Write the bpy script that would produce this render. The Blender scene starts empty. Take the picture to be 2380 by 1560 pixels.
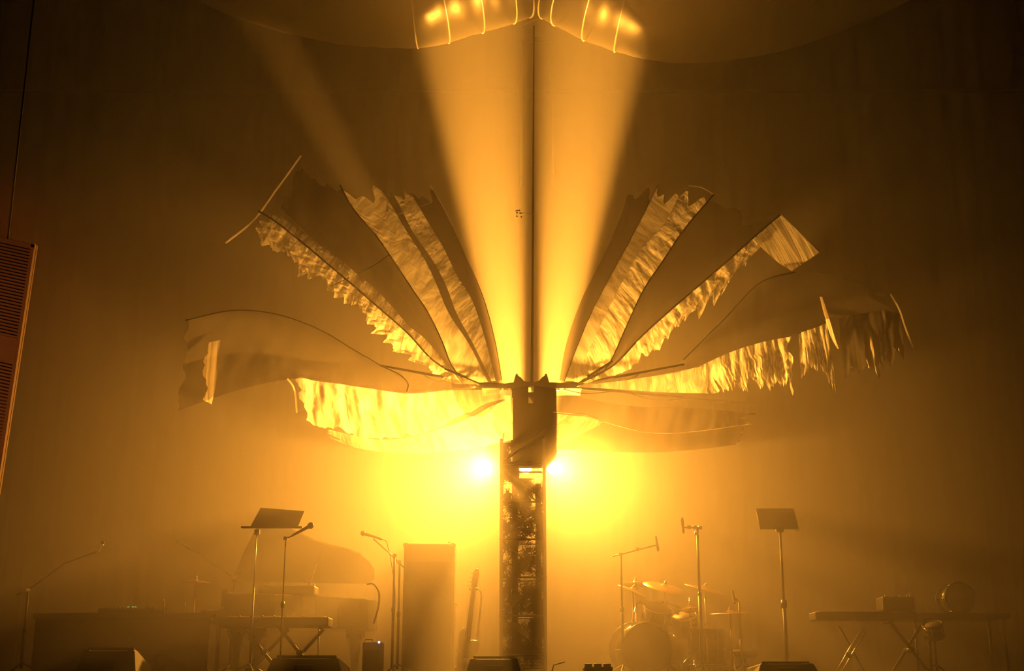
import bpy, bmesh, math, random
from mathutils import Vector, Matrix
from mathutils import noise as mnoise

S = bpy.context.scene
COL = S.collection

# ------------------------------------------------------------------ camera
F_PX, W_PX, H_PX = 3000.0, 2380.0, 1560.0
PITCH = math.atan(820.0 / 3000.0)
CAM = Vector((0.0, -15.0, -0.1))
cd = bpy.data.cameras.new('camera')
cd.sensor_width = 36.0
cd.lens = 36.0 * F_PX / W_PX
cd.clip_end = 200
cam = bpy.data.objects.new('camera', cd)
COL.objects.link(cam)
cam.location = CAM
cam.rotation_euler = (math.pi / 2 + PITCH, 0, 0)
S.camera = cam

S.cycles.volume_bounces = 1
S.view_settings.view_transform = 'Standard'
S.view_settings.look = 'None'
S.view_settings.gamma = 1.0
S.view_settings.exposure = 0.0
S.view_settings.use_curve_mapping = False


def at(px, py, Y):
    """the place at depth Y that the photograph shows at (px, py)"""
    dx, dy = (px - W_PX / 2) / F_PX, (H_PX / 2 - py) / F_PX
    c, s = math.cos(PITCH), math.sin(PITCH)
    d = Vector((dx, c - dy * s, s + dy * c))
    return CAM + d * ((Y - CAM.y) / d.y)


def amber(k=1.0):
    return (1.0, 0.37 * k, 0.034 * k)


# ------------------------------------------------------------------ the dark hall
w = bpy.data.worlds.new('hall_air')
S.world = w
w.use_nodes = True
nt = w.node_tree
nt.nodes.clear()
wo = nt.nodes.new('ShaderNodeOutputWorld')
bg = nt.nodes.new('ShaderNodeBackground')
bg.inputs['Color'].default_value = (0.0, 0.0, 0.0, 1)
bg.inputs['Strength'].default_value = 0.0
nt.links.new(bg.outputs[0], wo.inputs['Surface'])


# ------------------------------------------------------------------ lamps
def spot(name, loc, target, power, half, blend, radius, col):
    ld = bpy.data.lights.new(name, 'SPOT')
    ld.energy = power
    ld.color = col
    ld.spot_size = math.radians(2 * half)
    ld.spot_blend = blend
    ld.shadow_soft_size = radius
    o = bpy.data.objects.new(name, ld)
    COL.objects.link(o)
    o.location = loc
    o.rotation_euler = (Vector(target) - Vector(loc)).to_track_quat('-Z', 'Y').to_euler()
    return o


LY = 2.4
SRC = at(1235, 1090, LY)
LF, LB = 1.30, 4.2
pl, pr, pm = at(1134, 1083, LY), at(1290, 1085, LY), at(1222, 1085, LY)
spot('flood_light', pl, pl + Vector((-3, -1.5, -.5)), 380 * LF, 52, 1.0, 0.10, amber())
spot('flood_light', pr, pr + Vector((3, -1.5, -.6)), 200 * LF, 48, 1.0, 0.10, amber())
spot('flood_light', pl, pl + Vector((-1.2, -3, -.95)), 5200 * LF, 43, 1.0, 0.10, amber())
spot('flood_light', pr, pr + Vector((.9, -3, -1.0)), 3200 * LF, 48, 1.0, 0.10, amber())
for q in (pl, pr):
    spot('flood_light', q, q + Vector((-.1 if q is pl else .1, -3, -.6)), 7000, 13, 1.0, 0.10, amber())
# light that leaves the fixtures upwards into the sails
spot('sail_light', pl + Vector((0, -.1, .1)), at(820, 700, -1.0), 950, 26, 0.9, 0.06, amber())
spot('sail_light', pr + Vector((0, -.1, .1)), at(1640, 720, -1.0), 950, 26, 0.9, 0.06, amber())
# two upright beams between the sails, and a thin one through the gap on the left
for sx, tx in ((1214, 1112), (1258, 1362)):
    p = at(sx, 1100, LY)
    spot('beam_light', p, at(tx, 200, LY), 26000 * LB, 8.5, 0.6, 0.04, amber())
p = at(1200, 1095, LY)
spot('beam_light', p, at(690, 180, LY), 5200 * LB, 3.4, 0.8, 0.04, amber())
# a dim red lamp beyond the left edge, and an added amber fill that brightens the hanging panel
spot('red_light', at(-150, 420, 0.9), at(-40, 900, -1.5), 60, 40, 1.0, 0.2, (1, .05, .004))
spot('panel_fill_light', Vector((-7.5, -7.0, 2.0)), at(-20, 850, -3.0), 520, 25, 1.0, 0.2, (1, .33, .06))
# added unseen fill that lays a veil of lit haze over the pillar head
spot('veil_fill_light', Vector((1.2, -11.0, 7.0)), at(1235, 960, 0), 2600, 5.5, 1.0, 0.15, amber())


# ------------------------------------------------------------------ materials
def material(name, color, rough=0.5, metal=0.0, emit=None, estr=0.0, bump=0.0, bscale=60.0, coat=0.0, vary=0.0):
    m = bpy.data.materials.new(name)
    m.use_nodes = True
    n, l = m.node_tree.nodes, m.node_tree.links
    b = n['Principled BSDF']
    b.inputs['Base Color'].default_value = (*color, 1)
    b.inputs['Roughness'].default_value = rough
    b.inputs['Metallic'].default_value = metal
    if coat:
        b.inputs['Coat Weight'].default_value = coat
        b.inputs['Coat Roughness'].default_value = 0.05
    if emit:
        b.inputs['Emission Color'].default_value = (*emit, 1)
        b.inputs['Emission Strength'].default_value = estr
    tc = n.new('ShaderNodeTexCoord')
    if vary:
        t = n.new('ShaderNodeTexNoise')
        t.inputs['Scale'].default_value = 7.0
        t.inputs['Detail'].default_value = 6.0
        r = n.new('ShaderNodeValToRGB')
        r.color_ramp.elements[0].color = (*[c * (1 - vary) for c in color], 1)
        r.color_ramp.elements[1].color = (*[min(1, c * (1 + vary)) for c in color], 1)
        l.new(tc.outputs['Object'], t.inputs['Vector'])
        l.new(t.outputs['Fac'], r.inputs['Fac'])
        l.new(r.outputs['Color'], b.inputs['Base Color'])
    if bump:
        t = n.new('ShaderNodeTexNoise')
        t.inputs['Scale'].default_value = bscale
        t.inputs['Detail'].default_value = 4.0
        bp = n.new('ShaderNodeBump')
        bp.inputs['Strength'].default_value = bump
        bp.inputs['Distance'].default_value = 0.01
        l.new(tc.outputs['Object'], t.inputs['Vector'])
        l.new(t.outputs['Fac'], bp.inputs['Height'])
        l.new(bp.outputs['Normal'], b.inputs['Normal'])
    return m


def film(name, clear, trans, gloss, tint, creases=0.0, rough=0.25, fine=(9.0, 1.4), lo=.43, hi=.56):
    """thin plastic film: part of the light goes straight through, part is scattered forward, part mirrored"""
    m = bpy.data.materials.new(name)
    m.use_nodes = True
    n, l = m.node_tree.nodes, m.node_tree.links
    n.clear()
    out = n.new('ShaderNodeOutputMaterial')
    tr = n.new('ShaderNodeBsdfTransparent')
    tr.inputs['Color'].default_value = (*tint, 1)
    tl = n.new('ShaderNodeBsdfTranslucent')
    tl.inputs['Color'].default_value = (trans, trans, trans, 1)
    gl = n.new('ShaderNodeBsdfGlossy')
    gl.inputs['Roughness'].default_value = rough
    gl.inputs['Color'].default_value = (.8, .8, .8, 1)
    m1, m2 = n.new('ShaderNodeMixShader'), n.new('ShaderNodeMixShader')
    l.new(tl.outputs[0], m1.inputs[1])
    l.new(gl.outputs[0], m1.inputs[2])
    m1.inputs[0].default_value = gloss
    l.new(m1.outputs[0], m2.inputs[1])
    l.new(tr.outputs[0], m2.inputs[2])
    m2.inputs[0].default_value = clear
    l.new(m2.outputs[0], out.inputs['Surface'])
    uv = n.new('ShaderNodeUVMap')
    if creases:
        mp = n.new('ShaderNodeMapping')
        mp.inputs['Scale'].default_value = (*fine, 1)     # u runs along the sail (metres), v across
        t = n.new('ShaderNodeTexNoise')
        t.inputs['Scale'].default_value = 2.3
        t.inputs['Detail'].default_value = 9.0
        t.inputs['Roughness'].default_value = 0.6
        t.inputs['Distortion'].default_value = 1.2
        r = n.new('ShaderNodeValToRGB')
        r.color_ramp.elements[0].position = lo
        r.color_ramp.elements[1].position = hi
        mt = n.new('ShaderNodeMath')
        mt.operation = 'MULTIPLY_ADD'
        mt.inputs[1].default_value = -creases
        mt.inputs[2].default_value = clear
        bp = n.new('ShaderNodeBump')
        bp.inputs['Strength'].default_value = 0.9
        bp.inputs['Distance'].default_value = 0.03
        l.new(uv.outputs[0], mp.inputs[0])
        l.new(mp.outputs[0], t.inputs['Vector'])
        l.new(t.outputs['Fac'], r.inputs['Fac'])
        l.new(r.outputs['Color'], mt.inputs[0])
        l.new(mt.outputs[0], m2.inputs[0])
        l.new(t.outputs['Fac'], bp.inputs['Height'])
        l.new(bp.outputs[0], tl.inputs['Normal'])
        l.new(bp.outputs[0], gl.inputs['Normal'])
    return m


M = {
    'black': material('black_plastic', (.018, .018, .018), .45),
    'matte': material('matte_black_cloth', (.012, .012, .012), .95, bump=.4, bscale=90),
    'tolex': material('black_vinyl_covering', (.016, .015, .015), .6, bump=.5, bscale=240),
    'lacquer': material('black_lacquer', (.008, .008, .008), .12, coat=1.0),
    'steel': material('black_steel', (.012, .012, .012), .55, .0),
    'chrome': material('chrome', (.6, .6, .6), .13, 1.0),
    'satin_steel': material('satin_steel', (.85, .85, .85), .34, 1.0),
    'brass': material('cymbal_bronze', (.75, .55, .28), .28, 1.0, bump=.15, bscale=150),
    'alu': material('dark_aluminium', (.10, .10, .10), .4, .8),
    'shell': material('drum_shell_lacquer', (.03, .02, .015), .2, coat=.6),
    'skin': material('drum_skin', (.10, .085, .06), .6),
    'wood': material('dark_guitar_wood', (.05, .022, .01), .25, coat=.7, vary=.3),
    'board': material('fingerboard', (.02, .012, .008), .5),
    'rubber': material('rubber', (.01, .01, .01), .8),
    'curtain': material('black_stage_curtain', (.002, .002, .002), .95, bump=.3, bscale=40, vary=.2),
    'floor': material('black_stage_boards', (.012, .012, .012), .55, bump=.15, bscale=12, vary=.4),
    'rib': material('weathered_panel', (.16, .09, .06), .8, vary=.25),
    'keys': material('ivory_keys', (.5, .48, .44), .4),
    'blue': material('blue_led', (.05, .1, .3), .3, emit=(.25, .45, 1), estr=14),
    'green': material('green_led', (.05, .2, .08), .3, emit=(.25, .6, .25), estr=.55),
    'lamp': material('lamp_lens', (.9, .8, .6), .3, emit=(1, .62, .16), estr=60),
    'clear': film('clear_film', .54, .13, .12, (.72, .68, .62)),
    'crinkle': film('crinkled_film', .62, .95, .08, (.86, .84, .8), creases=.60, fine=(6.5, 1.6), lo=.42, hi=.58),
    'satin': film('satin_film', .60, .9, .10, (.86, .84, .8), creases=.45, fine=(3.4, 1.1), lo=.38, hi=.62),
    'balloon': film('balloon_film', .30, .36, .05, (.4, .38, .35), rough=.35),
    'hem': film('film_hem', .05, .9, .15, (.8, .8, .8)),
}


# ------------------------------------------------------------------ building helpers
class MB:
    def __init__(self):
        self.bm = bmesh.new()

    def box(self, c, s, rot=None):
        mt = Matrix.Translation(Vector(c)) @ (rot.to_4x4() if rot is not None else Matrix()) @ Matrix.Diagonal((*s, 1))
        bmesh.ops.create_cube(self.bm, size=1, matrix=mt)
        return self

    def tube(self, pts, r, n=8, closed=False, cap=True):
        pts = [Vector(p) for p in pts]
        k = len(pts)
        rs = r if isinstance(r, (list, tuple)) else [r] * k
        t0 = (pts[1] - pts[0]).normalized()
        ref = Vector((0, 0, 1)) if abs(t0.z) < .9 else Vector((1, 0, 0))
        a = t0.cross(ref).normalized()
        rings = []
        for i, p in enumerate(pts):
            if closed:
                t = (pts[(i + 1) % k] - pts[i - 1]).normalized()
            else:
                t = (pts[min(i + 1, k - 1)] - pts[max(i - 1, 0)]).normalized()
            a = (a - t * a.dot(t)).normalized()
            b = t.cross(a)
            rings.append([self.bm.verts.new(p + (a * math.cos(2 * math.pi * j / n) + b * math.sin(2 * math.pi * j / n)) * rs[i]) for j in range(n)])
        for i in range(k if closed else k - 1):
            r0, r1 = rings[i], rings[(i + 1) % k]
            for j in range(n):
                f = self.bm.faces.new((r0[j], r0[(j + 1) % n], r1[(j + 1) % n], r1[j]))
                f.smooth = True
        if cap and not closed:
            self.bm.faces.new(list(reversed(rings[0])))
            self.bm.faces.new(rings[-1])
        return self

    def lathe(self, prof, mat=None, n=32):
        mat = mat or Matrix()
        rings = []
        for (r, z) in prof:
            if r < 1e-5:
                rings.append([self.bm.verts.new(mat @ Vector((0, 0, z)))])
            else:
                rings.append([self.bm.verts.new(mat @ Vector((r * math.cos(2 * math.pi * j / n), r * math.sin(2 * math.pi * j / n), z))) for j in range(n)])
        for r0, r1 in zip(rings, rings[1:]):
            if len(r0) == 1 and len(r1) == 1:
                continue
            for j in range(n):
                if len(r0) == 1:
                    f = self.bm.faces.new((r0[0], r1[(j + 1) % n], r1[j]))
                elif len(r1) == 1:
                    f = self.bm.faces.new((r0[j], r0[(j + 1) % n], r1[0]))
                else:
                    f = self.bm.faces.new((r0[j], r0[(j + 1) % n], r1[(j + 1) % n], r1[j]))
                f.smooth = True
        return self

    def prism(self, pts, vec):
        a = [self.bm.verts.new(Vector(p)) for p in pts]
        b = [self.bm.verts.new(Vector(p) + Vector(vec)) for p in pts]
        self.bm.faces.new(a)
        self.bm.faces.new(list(reversed(b)))
        k = len(a)
        for i in range(k):
            self.bm.faces.new((a[(i + 1) % k], a[i], b[i], b[(i + 1) % k]))
        return self

    def build(self, name, mat, parent=None, bevel=0.0):
        bmesh.ops.recalc_face_normals(self.bm, faces=self.bm.faces)
        me = bpy.data.meshes.new(name)
        self.bm.to_mesh(me)
        self.bm.free()
        o = bpy.data.objects.new(name, me)
        COL.objects.link(o)
        for m in (mat if isinstance(mat, (list, tuple)) else [mat]):
            me.materials.append(m)
        if bevel:
            md = o.modifiers.new('bevel', 'BEVEL')
            md.width = bevel
            md.segments = 2
            md.limit_method = 'ANGLE'
        if parent is not None:
            o.parent = parent
            o.matrix_parent_inverse = Matrix.Translation(-parent.location)
        return o


def tag(o, label=None, cat=None, group=None, kind=None):
    if label:
        o['label'] = label
    if cat:
        o['category'] = cat
    if group:
        o['group'] = group
    if kind:
        o['kind'] = kind
    return o


def thing(name, label, cat, loc=(0, 0, 0), group=None):
    o = bpy.data.objects.new(name, None)
    o.empty_display_size = .1
    COL.objects.link(o)
    o.location = loc
    return tag(o, label, cat, group)


def cat_rom(pts, n):
    """n + 1 points at even steps of a smooth curve through pts"""
    pts = [Vector(p) for p in pts]
    ext = [pts[0] * 2 - pts[1]] + pts + [pts[-1] * 2 - pts[-2]]
    fine = []
    for i in range(len(pts) - 1):
        p0, p1, p2, p3 = ext[i:i + 4]
        for j in range(12):
            t = j / 12
            fine.append(.5 * ((2 * p1) + (p2 - p0) * t + (2 * p0 - 5 * p1 + 4 * p2 - p3) * t * t + (3 * p1 - p0 - 3 * p2 + p3) * t ** 3))
    fine.append(pts[-1])
    acc = [0]
    for a, b in zip(fine, fine[1:]):
        acc.append(acc[-1] + (b - a).length)
    out, k = [], 0
    for i in range(n + 1):
        s = acc[-1] * i / n
        while k < len(acc) - 2 and acc[k + 1] < s:
            k += 1
        d = acc[k + 1] - acc[k]
        out.append(fine[k].lerp(fine[k + 1], (s - acc[k]) / d if d > 1e-9 else 0))
    return out


def R3(x=0, y=0, z=0):
    return Matrix.Rotation(z, 3, 'Z') @ Matrix.Rotation(y, 3, 'Y') @ Matrix.Rotation(x, 3, 'X')


def place(loc, rot=None):
    return Matrix.Translation(Vector(loc)) @ (rot.to_4x4() if rot is not None else Matrix())


# ------------------------------------------------------------------ the place: stage, hall floor, curtain, haze
fl = MB().box((0, 1.7, -.10), (26, 9.9, .20)).build('floor', M['floor'])
tag(fl, kind='structure')
tag(MB().box((0, -3.2, -.77), (26, .06, 1.14)).build('trim_1', M['matte']), kind='structure')
tag(MB().box((0, -5.0, -1.39), (26, 22.0, .10)).build('floor_hall', M['floor']), kind='structure')
cb = MB()
NX = 520
top, bot = [], []
for i in range(NX + 1):
    x = -13 + 26 * i / NX
    y = 6.45 + .09 * math.sin(x * 13 + math.sin(x * 3.1) * 1.5)
    top.append(cb.bm.verts.new((x, y, 12.5)))
    bot.append(cb.bm.verts.new((x, y, 0.0)))
for i in range(NX):
    cb.bm.faces.new((bot[i], bot[i + 1], top[i + 1], top[i])).smooth = True
tag(cb.build('wall_back', M['curtain']), kind='structure')

hz = bpy.data.materials.new('theatrical_haze')
hz.use_nodes = True
hn = hz.node_tree
hn.nodes.clear()
ho = hn.nodes.new('ShaderNodeOutputMaterial')
hv = hn.nodes.new('ShaderNodeVolumeScatter')
hv.inputs['Color'].default_value = (.65, .65, .65, 1)
hv.inputs['Density'].default_value = 0.13
hv.inputs['Anisotropy'].default_value = .3
hn.links.new(hv.outputs[0], ho.inputs['Volume'])
tag(MB().box((0, 1.75, 5.91), (12.8, 9.1, 11.8)).build('haze', hz), 'golden theatrical haze filling the whole stage', 'haze', kind='stuff')


# ------------------------------------------------------------------ film sails on the rotating head
HUBPX = Vector((1235, 893, 0))


def strip(name, c0, c1, mat, parent, y0, y1, wr=.03, freq=9.0, rag=0.0, n=150, m=10, seed=0, th=.004, reach=-2.0, sag=0.0, tip=.10):
    """a ribbon of film between two curves; wr = depth of the pleats in metres, rag = how frayed the second edge is"""
    a = cat_rom([(*p, 0) for p in c0], n)
    b = cat_rom([(*p, 0) for p in c1], n)
    mb = MB()
    uvl = mb.bm.loops.layers.uv.new('UVMap')
    grid, uvs = [], {}
    for i in range(n + 1):
        row = []
        u = i / n
        env = min(1, u * 6)
        for j in range(m + 1):
            v = j / m
            cut = u * (1 - tip * (.5 + .9 * mnoise.noise(Vector((v * 3.2 + seed * 2.3, seed, 1))) + .12 * mnoise.noise(Vector((v * 9, seed, 3))))) * n
            i0 = max(0, min(n - 1, int(cut)))
            ta = min(1, max(0, cut - i0))
            p = a[i0].lerp(a[i0 + 1], ta).lerp(b[i0].lerp(b[i0 + 1], ta), v)
            if rag:
                k = 1.1 * mnoise.noise(Vector((u * 9, seed * 7.3, 0))) + .8 * mnoise.noise(Vector((u * 28, seed * 5.3, 2))) * (1 + mnoise.noise(Vector((u * 5, seed, 7)))) + .3 * mnoise.noise(Vector((u * 80, seed * 3.1, 4)))
                d = (b[i] - a[i])
                p = p + d * (k * rag * v * v * env)
            dist = (p - HUBPX).length / 900.0
            Y = reach * dist + (y0 * (1 - v) + y1 * v) * min(1, dist * 2.2)
            Y += sag * math.sin(math.pi * v) * env
            U, V = dist * 4.5, v * (b[i] - a[i]).length / 200.0
            w_ = mnoise.noise(Vector((U * freq, V * 2.2 + seed, seed * 1.7))) + .5 * mnoise.noise(Vector((U * freq * 2.7, V * 4.0, seed + 9.1)))
            Y += wr * w_ * env
            vt = mb.bm.verts.new(at(p.x, p.y, Y))
            uvs[vt] = (U + seed * 3.7, V + seed)
            row.append(vt)
        grid.append(row)
    for i in range(n):
        for j in range(m):
            f = mb.bm.faces.new((grid[i][j], grid[i + 1][j], grid[i + 1][j + 1], grid[i][j + 1]))
            f.smooth = True
            for lp in f.loops:
                lp[uvl].uv = uvs[lp.vert]
    return mb.build(name, M[mat], parent)


def hem(name, c, parent, y, mat='hem', r=.008, reach=-2.0):
    pts = []
    for p in cat_rom([(*q, 0) for q in c], 40):
        dist = (p - HUBPX).length / 900.0
        pts.append(at(p.x, p.y, reach * dist + y * min(1, dist * 2.2)))
    return MB().tube(pts, r, 6).build(name, M[mat], parent)


# the sail left of the beams
H = at(1235, 893, 0)
s = thing('film_sail', 'tall clear plastic film sail fanning up left beside the light beams', 'sail', at(1150, 886, 0), 'film sails on the rotating head')
a0 = [(1166, 884), (1152, 800), (1126, 700), (1085, 600), (1040, 500), (1000, 430)]
a1 = [(1152, 886), (1128, 790), (1098, 700), (1062, 640), (1030, 575), (985, 500), (950, 440)]
a2 = [(1142, 886), (1100, 800), (1062, 730), (1035, 660), (1002, 600), (960, 540), (925, 470), (900, 430)]
a3 = [(1134, 888), (1090, 800), (1044, 730), (1014, 660), (985, 600), (940, 530), (905, 470), (875, 430)]
a4 = [(1085, 893), (1050, 850), (1028, 795), (996, 729), (960, 675), (905, 592), (870, 543), (822, 487), (790, 430)]
a5 = [(1075, 893), (1040, 850), (990, 790), (948, 755), (889, 688), (840, 643), (775, 580), (710, 480), (700, 370)]
a6 = [(1115, 892), (1045, 862), (1000, 832), (948, 775), (880, 715), (820, 663), (760, 612), (700, 562), (640, 515), (600, 490)]
a7 = [(1060, 893), (1010, 872), (955, 835), (910, 795), (855, 745), (803, 700), (742, 655), (685, 612), (630, 562), (575, 525)]
strip('film_panel', a0, a1, 'clear', s, 0, -.15, .02, 3, seed=1)
strip('crinkled_band', a1, a2, 'crinkle', s, -.15, .10, .05, 9, seed=2)
strip('folded_edge', a2, a3, 'clear', s, .10, -.1, .02, 5, seed=3, m=4)
strip('crinkled_band', a3, a4, 'satin', s, -.1, .15, .035, 6, seed=4)
strip('film_panel', a4, a5, 'clear', s, .15, -.25, .03, 1.5, seed=5, sag=.15)
a5n = [(1075, 893), (1040, 850), (990, 790), (948, 755), (889, 688), (840, 645), (780, 595), (725, 553), (665, 512), (625, 478)]
strip('film_panel', [(889, 688), (840, 643), (775, 580), (710, 480), (700, 370)], [(889, 689), (840, 646), (780, 596), (725, 554), (640, 470)], 'clear', s, -.2, -.2, .03, 2, seed=9)
strip('crinkled_band', a5n, a6, 'crinkle', s, -.25, .05, .05, 9, seed=6, m=8)
strip('frayed_fringe', a6, a7, 'crinkle', s, .05, .25, .06, 11, rag=.75, seed=7)
hem('hem', [(525, 565), (590, 512), (640, 445), (700, 362)], s, .1, r=.010)
hem('hem', a4, s, .15, 'matte', .007)
hem('hem', a6, s, .03, 'matte', .010)
hem('hem', a0, s, 0, 'hem', .006)
hem('seam', [(905, 592), (860, 622), (770, 665)], s, 0, 'matte', .005)
hem('seam', [(1005, 470), (920, 500), (850, 520)], s, 0, 'hem', .004)
strip('gathered_pouch', [(1045, 855), (1052, 905), (1065, 940), (1090, 966), (1130, 962), (1168, 925)],
      [(1060, 880), (1080, 898), (1100, 900), (1120, 900), (1145, 900), (1172, 900)], 'clear', s, 0, 0, .02, 3, seed=8, n=40)

# the sail held by the level rods on the left
s = thing('film_sail', 'wide drooping film sail on the two low rods at the left', 'sail', at(1110, 897, 0), 'film sails on the rotating head')
b0 = [(1112, 893), (990, 870), (885, 850), (820, 812), (740, 765), (640, 730), (540, 722), (430, 745)]
b1 = [(1108, 897), (1010, 888), (945, 885), (900, 862), (830, 845), (740, 840), (560, 820), (418, 850)]
b2 = [(1104, 902), (1040, 905), (950, 912), (880, 905), (800, 893), (690, 880), (560, 905), (400, 960)]
b3 = [(1190, 925), (1140, 935), (1088, 960), (1040, 985), (960, 1012), (880, 1020), (800, 1005), (730, 985), (690, 962)]
strip('film_panel', b0, b1, 'clear', s, .2, -.2, .04, 2, seed=11, tip=.03)
strip('film_panel', b1, b2, 'clear', s, -.2, .1, .05, 3, seed=12, tip=.03)
strip('crinkled_band', [(1189, 906), (1100, 906), (1040, 908), (950, 915), (870, 905), (790, 893), (730, 885), (690, 875), (668, 880)],
      b3, 'satin', s, .1, .25, .09, 5, rag=.10, seed=13, m=24)
strip('lower_band', [(1192, 925), (1140, 945), (1100, 968), (1040, 990), (960, 1016), (880, 1022), (800, 1007), (740, 992)],
      [(1192, 1022), (1150, 1032), (1110, 1040), (1040, 1050), (960, 1054), (880, 1050), (810, 1036), (750, 1010)], 'satin', s, .25, .1, .05, 4, seed=14, m=14)
strip('end_flap', [(512, 790), (508, 850), (500, 900), (492, 940)], [(486, 796), (472, 850), (482, 900), (472, 930)], 'satin', s, .1, .1, .05, 8, seed=15, n=40, rag=.2, tip=0)
hem('hem', b0[2:], s, .18, 'matte', .007)
hem('hem', [(668, 880), (684, 905), (690, 960)], s, .1, 'hem', .010)
hem('hem', [(885, 850), (930, 872), (948, 892), (945, 910)], s, -.1, 'matte', .007)

# the sail right of the beams
s = thing('film_sail', 'tall film sail with bright crinkled strip rising right of the beams', 'sail', at(1330, 886, 0), 'film sails on the rotating head')
d0 = [(1300, 884), (1316, 800), (1350, 700), (1400, 600), (1440, 510), (1465, 430)]
d1 = [(1312, 886), (1340, 810), (1381, 714), (1441, 602), (1490, 510), (1530, 430)]
d2 = [(1330, 886), (1350, 852), (1405, 737), (1445, 658), (1488, 583), (1544, 519), (1588, 435)]
d3 = [(1345, 890), (1400, 862), (1421, 837), (1457, 757), (1496, 674), (1544, 602), (1592, 531), (1659, 452)]
d4 = [(1350, 890), (1425, 850), (1488, 785), (1548, 730), (1608, 678), (1687, 610), (1766, 539), (1814, 499)]
d5 = [(1365, 892), (1440, 862), (1472, 850), (1500, 822), (1548, 785), (1605, 730), (1674, 685), (1712, 632), (1762, 592)]
strip('film_panel', d0, d1, 'clear', s, 0, -.15, .02, 3, seed=21)
strip('film_panel', d1, d2, 'satin', s, -.15, .1, .02, 3, seed=22)
strip('crinkled_band', d2, d3, 'crinkle', s, .1, -.1, .05, 9, seed=23, m=14)
strip('film_panel', d3, d4, 'clear', s, -.1, .15, .03, 1.5, seed=24, sag=.15)
strip('frayed_fringe', d4, d5, 'crinkle', s, .15, .3, .06, 11, rag=.5, seed=25)
strip('end_flap', [(1814, 499), (1848, 532), (1880, 565), (1903, 588)], [(1752, 558), (1785, 590), (1815, 615), (1840, 630)], 'crinkle', s, .15, .1, .03, 4, seed=26, n=50, m=30, tip=0)
hem('hem', d1, s, -.14, 'matte', .004)
hem('hem', d3, s, -.1, 'matte', .008)
hem('hem', d4, s, .13, 'matte', .010)
hem('hem', [(1814, 499), (1848, 532), (1880, 565), (1903, 588)], s, .15, 'hem', .007)
hem('hem', [(1600, 432), (1630, 436), (1659, 452)], s, -.1, 'hem', .005)

# the sail far right
s = thing('film_sail', 'broad dim film sail at far right with glowing torn lower edge', 'sail', at(1350, 895, 0), 'film sails on the rotating head')
f0 = [(1352, 893), (1470, 868), (1588, 837), (1687, 738), (1766, 658), (1850, 632), (1960, 645), (2070, 690)]
f1 = [(1346, 896), (1480, 880), (1590, 862), (1680, 825), (1766, 795), (1862, 768), (1950, 735), (2095, 730)]
f2 = [(1340, 900), (1460, 905), (1580, 912), (1660, 910), (1740, 885), (1850, 895), (1935, 868), (2000, 865), (2110, 800)]
strip('film_panel', f0, f1, 'clear', s, .2, -.2, .04, 2, seed=31, sag=.1)
strip('film_panel', [(1346, 896), (1440, 886), (1530, 872), (1640, 850)], [(1340, 900), (1440, 905), (1540, 912), (1665, 915)], 'satin', s, -.2, 0, .04, 4, seed=32)
strip('frayed_fringe', [(1615, 858), (1690, 822), (1766, 797), (1850, 780)], [(1655, 915), (1712, 902), (1785, 890), (1852, 905)], 'crinkle', s, -.2, .15, .10, 6, rag=.35, seed=33, m=24)
strip('frayed_fringe', [(1856, 775), (1885, 765), (1905, 758), (1925, 748)], [(1862, 880), (1895, 850), (1925, 880), (1948, 915)], 'crinkle', s, -.2, .1, .08, 8, rag=.3, seed=34, m=24, n=70)
strip('end_flap', [(1905, 690), (1915, 730), (1930, 780), (1945, 810)], [(1911, 690), (1924, 730), (1939, 780), (1950, 812)], 'crinkle', s, -.1, 0, .03, 5, seed=35, n=40, tip=0)
strip('film_panel', [(1950, 740), (2000, 730), (2050, 722), (2095, 730)], [(1960, 880), (2010, 865), (2050, 850), (2112, 805)], 'clear', s, -.2, .1, .06, 5, rag=.3, seed=36, m=16, n=60)
hem('hem', f0[2:6], s, .2, 'matte', .007)
hem('hem', [(2070, 684), (2090, 720), (2104, 762), (2122, 808)], s, 0, 'hem', .008)

# the low sail on the right
s = thing('film_sail', 'low pale film sail glowing under the right rod', 'sail', at(1300, 910, 0), 'film sails on the rotating head')
g0 = [(1286, 903), (1380, 930), (1480, 945), (1580, 948), (1680, 955), (1765, 962)]
g1 = [(1286, 958), (1360, 965), (1400, 980), (1500, 1005), (1600, 1005), (1750, 985)]
g2 = [(1284, 1044), (1350, 1046), (1420, 1050), (1520, 1052), (1620, 1045), (1740, 1030)]
strip('film_panel', g0, g1, 'clear', s, .1, .2, .06, 4, seed=41, m=14)
strip('film_panel', g1, g2, 'clear', s, .2, .1, .05, 3, seed=42, m=14)
strip('crinkled_band', [(1296, 962), (1330, 966), (1370, 970), (1402, 978)], [(1292, 1040), (1310, 1030), (1350, 1010), (1400, 985)], 'crinkle', s, .25, .25, .05, 5, seed=43, m=14, n=50)
hem('hem', g1, s, .2, 'hem', .004)


# ------------------------------------------------------------------ rotating head on the mast
def at_z(px, py, z):
    dx, dy = (px - W_PX / 2) / F_PX, (H_PX / 2 - py) / F_PX
    c, s_ = math.cos(PITCH), math.sin(PITCH)
    d = Vector((dx, c - dy * s_, s_ + dy * c))
    return CAM + d * ((z - CAM.z) / d.z)


ZH = at(1235, 896, 0).z
hd = thing('rotating_head', 'dark rotating head with thin rods spread out above the pillar', 'stage machinery', at(1240, 960, .1))
B0, B1 = at(1187, 893, .1), at(1293, 893, .1)
zt, zb = B0.z, at(1240, 1050, .1).z
xl, xr = B0.x, B1.x
fr = MB()
wx = at(1228, 900, .1).x, at(1241, 900, .1).x
zz = [zt, at(1235, 894, .1).z, at(1235, 913, .1).z, at(1235, 923, .1).z, at(1235, 938, .1).z]
yf, yb = .08, .46
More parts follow.
